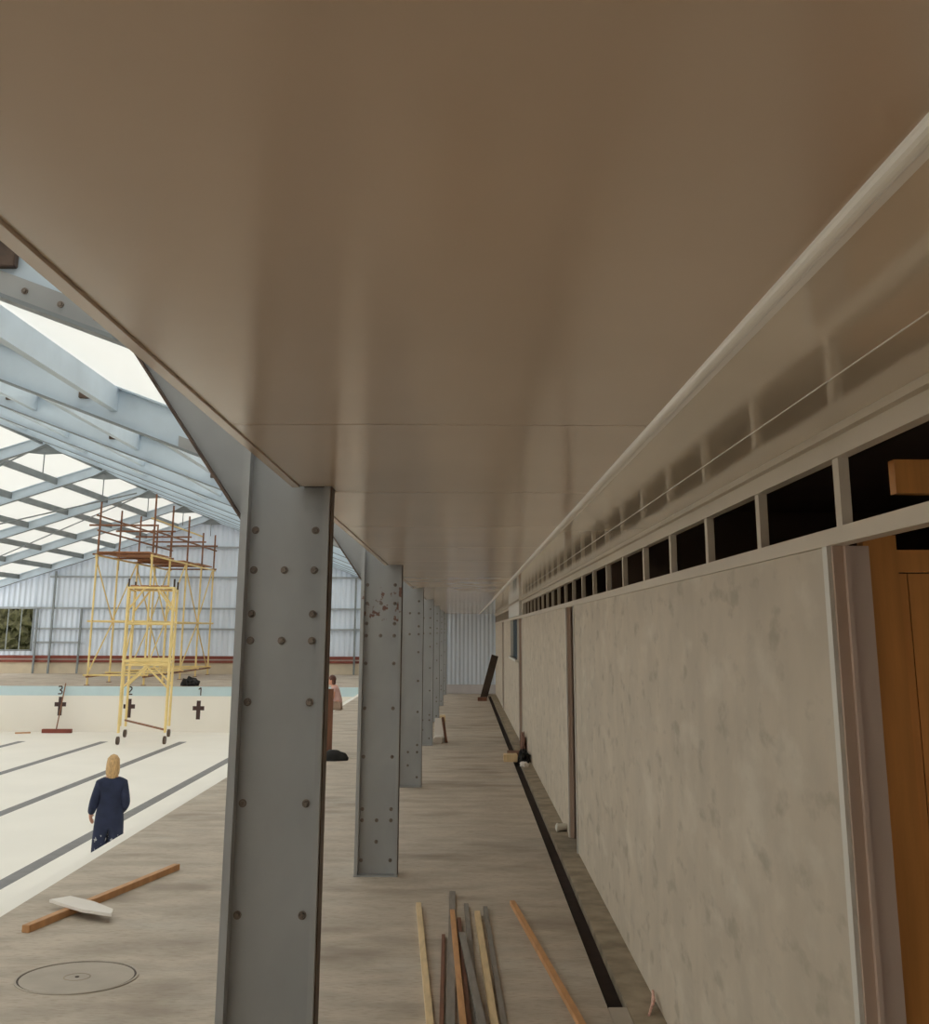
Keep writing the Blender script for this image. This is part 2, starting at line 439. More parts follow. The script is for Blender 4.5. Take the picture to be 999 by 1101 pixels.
MB().box(-.52, WX, YE - .02, YE + .04, FL, FL + .28).build('baseboard_end', M['endbase'], **S)

# hall end wall: dwarf wall, rails, cladding, opening
OX0, OX1, OZ0, OZ1 = -22.4, -19.5, -.93, 1.0
MB().box(LX, 4.2, HY1, HY1 + .2, FL, -1.42).build('wall_far_dwarf', M['dwarf'], **S)
b = MB(); b.box(LX, 4.2, HY1 - .05, HY1 + .1, -1.26, -1.12); b.box(LX, 4.2, HY1 - .08, HY1 + .1, -1.42, -1.31); b.build('trim_8', M['redrail'], **S)
MB().box(LX, 4.2, HY1 - .01, HY1 + .1, -1.309, -1.261).build('trim_9', M['trim'], **S)
ztop = lambda x: zr(x) + .36
corrug_y(OX1, RX, HY1, -1.12, 0, .24, .03, ztop).build('wall_far', M['clad'], **S)
corrug_y(RX, -.7, HY1, -1.12, 0, .24, .03, ztop).build('wall_far', M['clad'], **S)
corrug_y(LX, OX1, HY1, OZ1, 0, .24, .03, ztop).build('wall_far', M['clad'], **S)
corrug_y(LX, OX1, HY1, -1.12, OZ0, .24, .03).build('wall_far', M['clad'], **S)
corrug_y(-.7, 4.2, HY1, -1.12, 1.3, .24, .03).build('wall_far', M['clad'], **S)
b = MB()
b.box(OX1 - .06, OX1, HY1 - .05, HY1 + .05, OZ0, OZ1); b.box(OX0, OX1, HY1 - .05, HY1 + .05, OZ1 - .06, OZ1); b.box(OX0, OX1, HY1 - .05, HY1 + .05, OZ0, OZ0 + .06)
for i in range(1, 5): b.box(OX1 - i * .6, OX1 - i * .6 + .03, HY1 - .03, HY1 + .02, OZ0, OZ1)
b.build('window_4', M['purlin'], **S)

# girts and posts on the hall end wall
for z, x0, x1, lab in ((3.70, -14.6, -8.0, 'highest'), (2.35, -18.9, -4.4, 'second highest'), (.955, -22.4, -.9, 'third highest'), (.05, -19.4, -.9, 'fourth highest'), (-.55, -19.4, -17.3, 'short lowest')):
    tag(origin(MB().box(x0, x1, HY1 - .12, HY1 - .03, z - .04, z + .04).build('wall_girt', M['girt'])),
        '%s horizontal steel rail across the pale blue far wall' % lab, 'wall rail', 'rails across the far wall')
for x, z1, lab in ((-18.62, 2.6, 'tall steel post beside the window opening on the far wall'), (-17.32, .95, 'short steel post on far wall under the third rail'), (-19.3, .95, 'short steel post against the window opening edge on the far wall'), (-8.3, 3.6, 'steel post on the far wall just past the scaffold'), (-4.9, 2.35, 'steel post on the far wall between the first and second columns')):
    tag(origin(MB().box(x - .04, x + .04, HY1 - .2, HY1 - .125, FL, z1).build('wall_post', M['purlin'])), lab, 'post', 'posts on the far wall')

# other hall walls, roof ------------------------------------------------
MB().box(LX - .1, LX, HY0, HY1, FL, -1.2).build('wall_left', M['clad'], **S)  # kept low; the side above is left open to bring in daylight
b = MB()
for i in range(13): b.box(LX - .1, LX - .02, HY0 + i * 5.6, HY0 + i * 5.6 + .12, -1.2, zr(LX) + .35)
b.box(LX - .1, LX - .02, HY0, HY1, .1, .18); b.build('window_added_side', M['purlin'], **S)  # invented window bars on the open side, unseen, added for side light
b = MB(); b.slab_y([(LX, FL), (4.2, FL), (4.2, .9), (-.6, .9), (-.6, zr(-.6) + .36), (RX, RZ + .36), (LX, zr(LX) + .36)], HY0 - .1, HY0 - .08); b.build('wall_near_translucent', M['roof'], **S)  # unseen end wall, made translucent to light surfaces facing the camera
MB().box(LX, 4.2, HY0 - .2, HY0 - .12, FL, .6).build('wall_near_blocker', M['dwarf'], **S)  # unseen opaque lower part, added to block light and darken the column bases
MB().box(-.62, -.585, HY0, HY1, HC + .035, zr(-.6) + .34).build('wall_above_corridor', M['clad'], **S)
MB().box(4.2, 4.3, YE, HY1, FL, 1.3).build('wall_side_far', M['clad'], **S)
MB().box(-.6, 4.3, YE + .01, HY1, 1.3, 1.35).build('ceiling_far_side', M['clad'], **S)
def roof(xa, xb):
    b = MB(); n = int(abs(xb - xa) * 1)
    za, zb = zr(xa) + .345, zr(xb) + .345
    b.slab_y([(xa, za), (xb, zb), (xb, zb + .012), (xa, za + .012)], HY0 - .2, HY1 + .2)
    return b.build('ceiling_roof_sheet', M['roof'], label='white translucent roof sheeting', **S)
roof(RX, -.5); roof(LX - .2, RX)

# ------------------------------------------------------------------ portal frames
names_col = ['nearest', 'second', 'third', 'fourth', 'fifth', 'sixth', 'seventh', 'eighth', 'ninth', 'tenth']
def make_frame(m_steel):
    """built at y = 0 of its own; moved after"""
    t = thing('portal_frame', (-.7, 0, FL), 'x', 'steel frame')
    Y = 0.0
    xl, xr = -.865, -.522
    yf, yb = Y - .065, Y + .11
    top = zr(-.7) + .3
    MB().box(xl + .02, xr - .02, Y + .005, Y + .02, FL + .012, top).build('column_web', m_steel, t)
    for x0, x1 in ((xl, xl + .028), (xr - .022, xr)):
        fl = MB().box(x0, x1, yf, yb, FL + .012, top).build('column_flange', m_steel, t)
    MB().box(xr, xr + .004, yf + .03, yb - .03, FL + .012, HC).build('edge_strip', M['darksteel'], t, label='rust brown strip on the column edge')
    MB().box(xl - .003, xr + .006, yf - .003, yb + .003, FL, FL + .012).build('base_plate', m_steel, t)
    rows = [(.381, 'LR'), (.228, 'LMR'), (.062, 'LR'), (-.037, 'LMR'), (-.262, 'LR'), (-.62, 'LR'), (-1.0, 'LR'), (-1.402, 'LR'), (-1.487, 'LMR'), (-1.648, 'M'), (-1.787, 'LR')]
    for z, w in rows:
        for cch in w:
            x = {'L': -.815, 'M': -.696, 'R': -.58}[cch]; y0 = Y + .005
            bb = MB().tube((x, y0, z), (x, y0 - .004, z), .015, 12); bb.tube((x, y0 - .004, z), (x, y0 - .014, z), .0105, 6, .009)
            bb.build('bolt', M['bolt'], t)
    # haunch bracket up to the rafter
    hp = [(xl, .42), (-1.345, zr(-1.345)), (-.866, zr(-.866) + .0)]
    MB().slab_y(hp, Y + .0, Y + .016).build('haunch_plate', m_steel, t)
    MB().bar((xl, Y + .01, .42), (-1.35, Y + .01, zr(-1.345) + .004), .11, .01).build('haunch_flange', M['darksteel'], t)
    # rafters
    for xa, xb, nm in ((-.865, RX, 'r'), (LX + .2, RX, 'l')):
        za, zb = zr(xa), zr(xb)
        MB().slab_y([(xa, za + .02), (xb, zb + .02), (xb, zb + .325), (xa, za + .325)], Y + .0, Y + .014).build('rafter_web', M['rafter'], t)
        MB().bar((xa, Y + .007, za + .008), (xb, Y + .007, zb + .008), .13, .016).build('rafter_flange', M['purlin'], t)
        MB().bar((xa, Y + .007, za + .33), (xb, Y + .007, zb + .33), .13, .014).build('rafter_flange', M['rafter'], t)
    MB().slab_y([(-.9, zr(-.9) + .018), (-2.5, zr(-2.5) + .018), (-2.5, zr(-2.5) + .115), (-.9, zr(-.9) + .115)], Y - .012, Y - .0005).build('splice_plate', m_steel, t)
    for i in range(7):
        x = -1.2 - .152 * i; z = zr(x) + .066
        bb = MB().tube((x, Y - .012, z), (x, Y - .018, z), .014, 12); bb.tube((x, Y - .018, z), (x, Y - .028, z), .01, 6, .008); bb.build('bolt', M['bolt'], t)
    # apex gusset
    MB().slab_y([(RX - .5, zr(RX - .5)), (RX, RZ + .1), (RX + .5, zr(RX + .5)), (RX, RZ - .21)][::-1], Y - .01, Y - .001).build('apex_gusset', M['purlin'], t)
    MB().tube((RX, Y - .02, RZ - .15), (RX, Y - .02, RZ - .72), .018, 8).build('hanger_rod', M['purlin'], t)
    # left-hand column
    MB().box(LX + .02, LX + .36, Y, Y + .015, FL + .012, zr(LX) + .2).build('column_web', m_steel, t)
    MB().box(LX + .36, LX + .38, Y - .05, Y + .1, FL, zr(LX + .3) + .0).build('column_flange', m_steel, t)
    return t
protoA = make_frame(M['steel'])
protoB = make_frame(M['rustysteel'])
labs = ['nearest steel frame, with a big bolted grey column rising past the soffit', 'second steel frame, whose column shows rust spots near its top',
        'third steel frame along the deck, column just behind the rust-spotted one', 'fourth steel frame along the deck, white sheet leaning by its column',
        'fifth steel frame along the deck, slim column past the white sheet', 'sixth steel frame, column just short of the last before the corridor end',
        'seventh steel frame, column standing at the corridor end wall', 'steel roof frame over the pool end, first past the corridor end wall',
        'steel roof frame above the middle of the tall scaffold', 'last steel roof frame, against the pale blue far wall']
for i in range(10):
    t = protoB if i == 1 else (protoA if i == 0 else copy_tree(protoA))
    t.location.y = 4.68 + 5.6 * i
    t['label'] = labs[i]; t['group'] = 'steel frames along the hall'

# purlins ----------------------------------------------------------------
k = 0
ordn = ['first', 'second', 'third', 'fourth', 'fifth', 'sixth', 'seventh', 'eighth']
for side, s0, off in (('corridor', 1, 1.35), ('far', -1, .12)):
    for i in range(7 if side == 'corridor' else 8):
        x = (RX + .1 + 1.43 * i) if s0 > 0 else (RX - .1 - 1.42 * i)
        if i == 6 and s0 > 0: x = -3.07
        z = zr(x) + .325
        b = MB(); b.slab_y([(x - .012, z - .2), (x + .012, z - .2), (x + .012, z), (x - .012, z)], HY0, HY1 - .05)
        b.slab_y([(x - .05, z - .206), (x + .012, z - .206), (x + .012, z - .2), (x - .05, z - .2)], HY0, HY1 - .05)
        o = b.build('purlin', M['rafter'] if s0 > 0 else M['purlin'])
        o.location = (0, 0, 0)
        tag(o, 'steel roof purlin, %s from the ridge on the %s slope' % (ordn[i], 'corridor side' if s0 > 0 else 'far side'), 'roof beam', 'roof purlins')
# cleats where purlins cross the nearest rafters
for fi in (0, 1, 2):
    for x in (-1.9, -3.35, -4.75, -6.2):
        y = 4.68 + 5.6 * fi - .05
        z = zr(x) + .2
        tag(origin(MB().box(x - .05, x + .05, y, y + .048, z - .07, z + .07).build('purlin_cleat', M['darksteel'], bevel=.004)),
            'rust brown bracket fixed to the %s rafter' % ('nearest', 'second', 'third')[fi], 'bracket', 'brackets on the %s rafter' % ('nearest', 'second', 'third')[fi])
# wind brace rods in the far slope
for n, (p, q) in enumerate((((-12.0, 32.8), (-21.5, 37.9)), ((-21.5, 38.5), (-12.0, 43.5)), ((-12.0, 44.2), (-21.5, 49.2)))):
    tag(MB().tube((p[0], p[1], zr(p[0]) + .06), (q[0], q[1], zr(q[0]) + .06), .025, 8).build('brace_rod', M['purlin']),
        '%s diagonal steel rod under the far roof slope' % ('nearest', 'middle', 'farthest')[n], 'brace', 'diagonal roof rods')

# ------------------------------------------------------------------ tall scaffold on the far deck
sc = thing('scaffold_tower', (-12.3, 49, FL), 'tall yellow and rusty tube scaffold standing on the deck beyond the pool', 'scaffold')
YS = [43.6, 46.3, 49.1, 51.9, 54.4]; XS = [-13.3, -11.3]; ZP = 2.715
tops = {(0, 0): 4.6, (0, 1): 4.5, (0, 2): 4.55, (0, 3): 4.45, (0, 4): 4.35, (1, 0): 4.85, (1, 1): 4.7, (1, 2): 4.55, (1, 3): 4.1, (1, 4): 4.2}
for i, x in enumerate(XS):
    for j, y in enumerate(YS):
        MB().tube((x, y, FL + .02), (x, y, ZP), .038, 8).build('standard', M['yellow'], sc)
        MB().tube((x, y + .06, ZP - .5), (x, y + .06, tops[(i, j)]), .036, 8).build('standard', M['rusttube'], sc, label='rusty upper tube')
        MB().box(x - .08, x + .08, y - .08, y + .08, FL, FL + .02).build('base_plate', M['rusttube'], sc)
    for z, mm in ((3.85 - .35, 'rusttube'), (ZP - .1, 'yellow'), (.3, 'yellow'), (-1.6, 'rusttube')):
        MB().tube((x + .05, YS[0] - .3, z), (x + .05, YS[-1] + .2, z), .034, 8).build('ledger', M[mm], sc)
    MB().tube((x - .05, YS[0] - .2, 4.05 - .1 * i), (x - .05, YS[3] + .2, 4.05 - .1 * i), .034, 8).build('ledger', M['yellow' if i else 'rusttube'], sc)
    for j in range(4):
        a, c = (YS[j], YS[j + 1]) if j % 2 == 0 else (YS[j + 1], YS[j])
        MB().tube((x - .05, a, ZP - .15), (x - .05, c, .35), .028, 8).build('brace', M['yellow'], sc)
        if j != 1: MB().tube((x - .05, c, .25), (x - .05, a, -1.6), .028, 8).build('brace', M['yellow'], sc)
for j, y in enumerate(YS):
    for z in (ZP - .05, .3, -1.55, 3.7):
        MB().tube((XS[0] - (.35 if z > 3 and j == 0 else .15), y - .05, z), (XS[1] + .15, y - .05, z), .034, 8).build('transom', M['rusttube' if z > 2 else 'yellow'], sc)
for j in range(4):
    for kx in range(8 if j != 1 else 6):
        x0 = XS[0] + .02 + kx * .24
        MB().box(x0, x0 + .225, YS[j] - .15, YS[j + 1] + .12, ZP + .012 * (j % 2) * 4, ZP + .038 + .012 * (j % 2) * 4).build('deck_board', M['board'], sc)

# ------------------------------------------------------------------ mobile tower in the pool
mt = thing('mobile_tower', (-9.9, 39.5, PF), 'pale yellow wheeled tower standing in the empty pool', 'scaffold tower')
P0 = Vector((-10.57, 38.2, 0)); U = Vector((1.38, .22, 0)); V = Vector((-.5, 2.6, 0))
def TP(u, v, z): p = P0 + U * u + V * v; return (p.x, p.y, z)
ZT = 1.33
for u in (0, 1):
    for v in (0, 1):
        MB().tube(TP(u, v, PF + .34), TP(u, v, ZT), .042, 10).build('corner_post', M['yellow'], mt)
        MB().tube(TP(u, v, ZT), TP(u, v, ZT + .25), .03, 8).build('post_spigot', M['darkwood'], mt)
        c = Vector(TP(u, v, PF + .12))
        w = MB().tube(c + Vector((-.035, 0, 0)), c + Vector((.035, 0, 0)), .12, 20).build('caster_wheel', M['darksteel'], mt)
        MB().tube(TP(u, v, PF + .24), TP(u, v, PF + .36), .035, 8).build('caster_stem', M['darkwood'], w)
for v in (0, 1):
    for z in (ZT - .03, -.93, -1.05, .2):
        MB().tube(TP(0, v, z), TP(1, v, z), .036, 8).build('cross_rail', M['yellow'], mt)
    # inverted V braces under each lift
    MB().tube(TP(.5, v, -1.08), TP(0, v, -1.75), .03, 8).build('brace', M['yellow'], mt); MB().tube(TP(.5, v, -1.08), TP(1, v, -1.75), .03, 8).build('brace', M['yellow'], mt)
    MB().tube(TP(.35, v, ZT - .05), TP(0, v, ZT - .75), .03, 8).build('brace', M['yellow'], mt); MB().tube(TP(.65, v, ZT - .05), TP(1, v, ZT - .75), .03, 8).build('brace', M['yellow'], mt)
for u in (0, 1):
    for z in (ZT - .06, .2, -1.0):
        MB().tube(TP(u, 0, z), TP(u, 1, z), .034, 8).build('side_rail', M['yellow'], mt)
    # ladder-like inner post on each side frame
    MB().tube(TP(u, .22, PF + .5), TP(u, .22, ZT - .06), .03, 8).build('inner_post', M['yellow'], mt)
    for q in range(9):
        z = PF + .8 + q * .45
        MB().tube(TP(u, 0, z), TP(u, .22, z), .022, 8).build('rung', M['yellow'], mt)
    MB().tube(TP(u, 0, -1.0), TP(u, 1, .2), .026, 8).build('brace', M['yellow'], mt)
MB().tube(TP(0, .9, PF + .55), TP(1, 0, PF + .42), .032, 8).build('tie_tube', M['rusttube'], mt, label='rusty diagonal tube near the wheels')
for q in range(4):
    a = TP(.12 + q * .22, 0, ZT); c = TP(.12 + q * .22, 1, ZT)
    MB().bar((a[0], a[1], ZT + .03), (c[0], c[1], ZT + .03), .24, .04).build('deck_board', M['board'], mt)

# broom against the pool end wall ----------------------------------------
br = thing('floor_broom', (-13.95, 42.3, PF), 'wide red-brown floor broom leaning its handle on the pool end wall', 'broom')
MB().box(-14.3, -13.3, 42.25, 42.42, PF, PF + .13).build('broom_head', M['redrail'], br, bevel=.01)
MB().tube((-13.83, 42.34, PF + .12), (-13.8, 42.84, PF + 1.6), .022, 8).build('handle', M['rusttube'], br)
tag(origin(MB().bar((-15.1, 42.0, PF + .02), (-14.65, 42.2, PF + .02), .1, .04).build('timber_offcut', M['orange'])), 'small timber offcut on the pool floor beside the broom', 'timber')
# dark heap on the pool rim
tag(origin(MB().blob((-9.62, 43.5, FL), .32, .25, .3, .22, 3, 3, True).build('dark_heap', M['black'])), 'dark heap lying on the far rim above lane number one', 'heap')

# ------------------------------------------------------------------ timber lying about
def plank(p, q, w, h, m, label, name='timber_length', zb=0.0, group=None, zq=None, cat='timber'):
    zq = zb if zq is None else zq
    o = MB().bar((p[0], p[1], FL + zb + h / 2), (q[0], q[1], FL + zq + h / 2), w, h).build(name, m, bevel=min(w, h) * .06)
    origin(o); return tag(o, label, cat, group)
G = 'timber lengths lying by the drain'
def ext(p, q, yend):
    t = (yend - p[1]) / (q[1] - p[1]); return (p[0] + (q[0] - p[0]) * t, yend)
def P(p, q, w, h, m, label, yend=6.1, zb=0, zq=None, name='timber_length'):
    plank(p, ext(p, q, yend), w, h, m, label, zb=zb, group=G, zq=zq, name=name)
P((-.31, 9.176), (-.159, 6.584), .036, .03, M['pine'], 'pale pine batten nearest the columns, apart from the bundle')
P((-.072, 9.6), (-.054, 6.585), .045, .022, M['greywood'], 'flat grey weathered plank at the column side of the bundle, longest of the bundle')
P((-.118, 8.31), (-.1, 6.585), .022, .02, M['brownwood'], 'short thin brown strip beside the pale batten', 6.5)
P((-.066, 8.85), (.004, 6.586), .032, .03, M['orange'], 'orange batten resting on the grey plank', zb=.0225)
P((-.02, 8.72), (.035, 6.587), .026, .03, M['brownwood'], 'dark brown batten in the middle of the bundle')
P((.030, 9.2), (.075, 7.0), .032, .02, M['greywood'], 'narrow grey strip lying in the middle of the bundle', 6.4)
P((.0, 8.216), (.092, 6.588), .04, .024, M['greywood'], 'grey batten lying slantwise on top of the bundle', zb=.031, zq=.031)
P((.105, 8.9), (.161, 6.588), .038, .035, M['pine'], 'pale pine batten at the wall side of the bundle')
P((.165, 9.12), (.21, 6.589), .03, .018, M['greywood'], 'thin grey strip on the wall side of the pine batten')
P((.362, 9.25), (.59, 6.594), .036, .03, M['orange'], 'long orange batten lying alone next to the drain slot')
plank((-2.826, 8.38), (-2.34, 10.487), .055, .045, M['orange'], 'reddish timber length lying across the deck near the pool edge')
# white board resting across it
b = MB()
p = Vector((-2.98, 9.32)); q = Vector((-2.40, 8.95))
pts = [(-2.9, 9.04), (-2.79, 9.16), (-2.57, 8.99), (-2.37, 8.76), (-2.34, 8.62), (-2.58, 8.74)]
b.prism(pts[::-1], FL + .046, FL + .066)
tag(origin(b.build('white_board', M['white'], bevel=.002)), 'tapered white board resting across the reddish timber', 'board')
# far leaning plank
tag(origin(MB().bar((.58, 35.3, FL + .02), (.93, 35.75, -.68), .2, .06, up=(0, 1, 0)).build('dark_plank', M['darkwood'])), 'dark plank leaning against the wall near the corridor end', 'plank')
tag(origin(MB().box(.42, .68, 34.9, 35.15, FL, FL + .1).build('timber_block', M['brownwood'], bevel=.005)), 'small brown block at the foot of the leaning dark plank', 'block')
# drain cover, slot debris
tag(origin(MB().box(.765, .864, 6.1, 6.86, FL - .05, FL + .003).build('drain_cover', M['cover'], bevel=.003)), 'pale concrete block filling the near end of the drain slot', 'drain cover')
b = MB()
for i in range(5): b.tube((.955 + i * .012, 6.70 + i * .03, FL + .012 + .008 * i), (1.0 + i * .004, 6.84 + i * .03, FL + .03 + .006 * i), .007, 6)
tag(origin(b.build('twine_bundle', M['tape'])), 'small pinkish bundle lying at the foot of the wall by the first panel', 'bundle')
tag(origin(MB().box(.62, .83, 18.85, 19.15, FL, FL + .1).build('timber_block', M['pine'], bevel=.006)), 'pale timber block lying over the drain slot below the third doorway', 'block')
tag(origin(MB().box(.70, .9, 19.3, 19.7, FL, FL + .09).build('timber_block', M['brownwood'], bevel=.006)), 'brown timber block behind the pale one on the drain', 'block')
tag(origin(MB().blob((.93, 18.9, FL + .004), .09, .25, .16, .25, 3, 5, True).build('dark_rag', M['black'])), 'dark rag heap against the wall beside the pale timber block', 'rag')
tag(origin(MB().blob((.90, 18.3, FL + .004), .07, .12, .06, .2, 3, 8, True).build('white_rag', M['white'])), 'crumpled white scrap in front of the dark rag heap', 'scrap')
tag(origin(MB().blob((.98, 20.2, FL + .004), .045, .3, .3, .25, 3, 11, True).build('brown_rubble', M['brownwood'])), 'brown rubbish heaped by the wall at the third doorway', 'rubbish')
o = MB().tube((.93, 12.45, FL + .04), (1.022, 12.5, FL + .04), .035, 14); o.tube((.925, 12.45, FL + .04), (.94, 12.45, FL + .04), .042, 14)
tag(origin(o.build('pipe_stub', M['trim'])), 'short pale pipe stub at the foot of the second doorway', 'pipe')
# white sheet and board by the fourth column
tag(origin(MB().bar((-.43, 22.5, FL + .001), (-.43, 22.62, -1.53), .16, .012, up=(0, 1, 0)).build('white_sheet', M['white'])), 'white sheet propped beside the fourth column', 'sheet')
pb = MB()
pb.prism([(-.515, 21.75), (-.36, 21.75), (-.33, 22.2), (-.515, 22.2)], FL, FL + .11)
tag(origin(pb.build('white_packet', M['white'], bevel=.02)), 'white packet lying at the foot of the fourth column', 'packet')
tag(origin(MB().bar((-.29, 22.0, FL), (-.36, 22.25, -1.5), .04, .05).build('timber_stake', M['brownwood'])), 'brown stake leaning against the white sheet', 'stake')
tag(origin(MB().box(-.5, -.38, 26.9, 27.3, FL, FL + .13).build('timber_block', M['pine'], bevel=.01)), 'pale block at the foot of the fifth column', 'block')
# black bag and standing brown board behind the nearest column
bb = MB(); bb.blob((-1.98, 19.0, FL + .004), .24, .16, .14, .1, 3, 21, True); 
bgo = bb.build('black_bag', M['black'], smooth=True); tag(origin(bgo), 'black bag lying on the deck just past the nearest column', 'bag')
sb = thing('timber_upright', (-2.15, 19.35, FL), 'brown board standing upright on the deck behind the black bag', 'board')
MB().box(-2.16, -2.03, 19.36, 19.40, FL + .0, FL + 1.02).build('upright', M['brownwood'], sb)
MB().box(-2.34, -2.0, 19.3, 19.46, FL, FL + .05).build('foot', M['brownwood'], sb)

# ------------------------------------------------------------------ people
def skin_mesh(verts, edges, radii, sub=2, root=0):
    me = bpy.data.meshes.new('tmp'); me.from_pydata([Vector(v) for v in verts], edges, [])
    o = bpy.data.objects.new('tmp', me); COL.objects.link(o)
    md = o.modifiers.new('s', 'SKIN'); md.use_smooth_shade = True
    if not me.skin_vertices: me.skin_vertices.new()
    sv = me.skin_vertices[0].data
    for i, r in enumerate(radii):
        sv[i].radius = (r, r) if not isinstance(r, tuple) else r
        sv[i].use_root = (i == root)
    s = o.modifiers.new('u', 'SUBSURF'); s.levels = sub; s.render_levels = sub
    dg = bpy.context.evaluated_depsgraph_get(); dg.update()
    out = bpy.data.meshes.new_from_object(o.evaluated_get(dg))
    bpy.data.objects.remove(o); return out

def chain_mesh(J, chains, sub=2):
    """J: name -> (pos, radius); chains: lists of names"""
    names = list(J); idx = {n: i for i, n in enumerate(names)}
    E = []
    for c in chains:
        for a, b_ in zip(c, c[1:]):
            e = (idx[a], idx[b_])
            if e not in E: E.append(e)
    return skin_mesh([J[n][0] for n in names], E, [J[n][1] for n in names], sub, 0)

def hand_chains(J, side, wrist, dirv, palm_n, curl=.5):
    """palm and five fingers growing from the wrist along dirv"""
    w = Vector(wrist); d = Vector(dirv).normalized(); n = Vector(palm_n).normalized(); s_ = d.cross(n).normalized()
    ch = []
    J[side + 'palm'] = (w + d * .05, (.032, .016)); base = side + 'wrist'
    ch.append([base, side + 'palm'])
    for k_, (off, ln) in enumerate(((-.03, .07), (-.01, .08), (.01, .075), (.03, .06))):
        a = w + d * .085 + s_ * off; c1 = a + (d * (1 - curl * .4) + n * curl * .6).normalized() * ln * .55; c2 = c1 + (d * (1 - curl) + n * curl).normalized() * ln * .45
        nm = [side + 'f%d%s' % (k_, t) for t in 'abc']
        J[nm[0]] = (a, .0105); J[nm[1]] = (c1, .0095); J[nm[2]] = (c2, .008)
        ch.append([side + 'palm'] + nm)
    a = w + d * .03 - s_ * .032 + n * .005; c1 = a + (d * .7 - s_ * .6 + n * .4).normalized() * .035; c2 = c1 + (d * .9 + n * .4).normalized() * .028
    for t, p_, r_ in (('ta', a, .012), ('tb', c1, .011), ('tc', c2, .009)): J[side + t] = (p_, r_)
    ch.append([side + 'palm', side + 'ta', side + 'tb', side + 'tc'])
    return ch

def person(name, label, loc, rotz, J, chains, clothes, hair, hair_mat, head_c, extras=()):
    """one body mesh, clothing and hair as children; local frame: y forward"""
    t = thing(name, loc, label, 'person')
    mw = Matrix.Translation((loc[0], loc[1], loc[2] + EYE)) @ Matrix.Rotation(rotz, 4, 'Z')
    body = MB(); body.add(chain_mesh(J, chains), mw)
    # head with brow, nose, ears
    hb = bmesh.new(); bmesh.ops.create_uvsphere(hb, u_segments=20, v_segments=14, radius=1)
    for v in hb.verts:
        x, y, z = v.co
        jaw = 1 - .28 * max(0, -z)
        v.co = Vector((x * .075 * jaw, y * .095 + (.012 if z < -.2 else 0), z * .118)) + Vector(head_c)
    hm = bpy.data.meshes.new('h'); hb.to_mesh(hm); hb.free(); body.add(hm, mw)
    hc = Vector(head_c)
    def local_blob(c, r, m=None):
        q = bmesh.new(); bmesh.ops.create_icosphere(q, subdivisions=2, radius=1)
        for v in q.verts: v.co = Vector((v.co.x * r[0], v.co.y * r[1], v.co.z * r[2])) + Vector(c)
        me = bpy.data.meshes.new('b'); q.to_mesh(me); q.free(); return me
    body.add(local_blob(hc + Vector((0, .1, -.012)), (.013, .02, .024)), mw)
    for s_ in (-1, 1): body.add(local_blob(hc + Vector((s_ * .076, 0, -.01)), (.01, .02, .032)), mw)
    body.add(local_blob(hc + Vector((0, .093, -.058)), (.026, .012, .008)), mw)
    bo = body.build('body', M['skin'], t, smooth=True)
    for s_ in (-1, 1):
        MB().add(local_blob(hc + Vector((s_ * .03, .086, .01)), (.012, .01, .008)), mw).build('eye', M['eye'], t, smooth=True)
    h = MB()
    for c, r in hair: h.add(local_blob(hc + Vector(c), r), mw)
    h.build('hair', hair_mat, t, smooth=True)
    for nm, Jc, cc, m in clothes:
        MB().add(chain_mesh(Jc, cc), mw).build(nm, m, t, smooth=True)
    return t

# worker in the pool, seen from behind
def add_r(J, names, k_):
    return {n: (J[n][0], (J[n][1][0] + k_, J[n][1][1] + k_) if isinstance(J[n][1], tuple) else J[n][1] + k_) for n in names}
V3 = Vector
J = {'pel': (V3((0, 0, .95)), (.15, .105)), 'waist': (V3((0, 0, 1.1)), (.135, .1)), 'chest': (V3((0, .01, 1.3)), (.155, .11)), 'clav': (V3((0, .0, 1.42)), (.11, .075)),
     'neck': (V3((0, .0, 1.5)), .05), 'skull': (V3((0, .015, 1.58)), .05),
     'Lsh': (V3((-.145, -.0, 1.375)), .06), 'Lel': (V3((-.215, -.04, 1.14)), .045), 'Lwrist': (V3((-.25, .14, .99)), .028),
     'Rsh': (V3((.145, 0, 1.375)), .06), 'Rel': (V3((.205, -.05, 1.13)), .045), 'Rwrist': (V3((.13, .16, 1.0)), .028),
     'Lhip': (V3((-.09, 0, .9)), .095), 'Lkn': (V3((-.11, .03, .5)), .065), 'Lan': (V3((-.12, -.02, .1)), .042), 'Lheel': (V3((-.12, -.04, .045)), .04), 'Ltoe': (V3((-.14, .14, .035)), .034),
     'Rhip': (V3((.09, 0, .9)), .095), 'Rkn': (V3((.10, .03, .5)), .065), 'Ran': (V3((.11, -.02, .1)), .042), 'Rheel': (V3((.11, -.04, .045)), .04), 'Rtoe': (V3((.13, .14, .035)), .034)}
ch = [['pel', 'waist', 'chest', 'clav', 'neck', 'skull'], ['clav', 'Lsh', 'Lel', 'Lwrist'], ['clav', 'Rsh', 'Rel', 'Rwrist'],
      ['pel', 'Lhip', 'Lkn', 'Lan', 'Lheel', 'Ltoe'], ['pel', 'Rhip', 'Rkn', 'Ran', 'Rheel', 'Rtoe']]
core = ['pel', 'waist', 'chest', 'clav', 'Lsh', 'Lel', 'Lwrist', 'Rsh', 'Rel', 'Rwrist', 'Lhip', 'Lkn', 'Lan', 'Rhip', 'Rkn', 'Ran']
Jc = add_r(J, core, .03)
for n in ('Lsh', 'Rsh'): Jc[n] = (Jc[n][0], .088)
for n in ('Lel', 'Rel'): Jc[n] = (Jc[n][0], .068)
for n in ('Lkn', 'Rkn'): Jc[n] = (Jc[n][0], .105)
for n in ('Lan', 'Ran'): Jc[n] = (Jc[n][0] + V3((0, 0, .02)), .085)
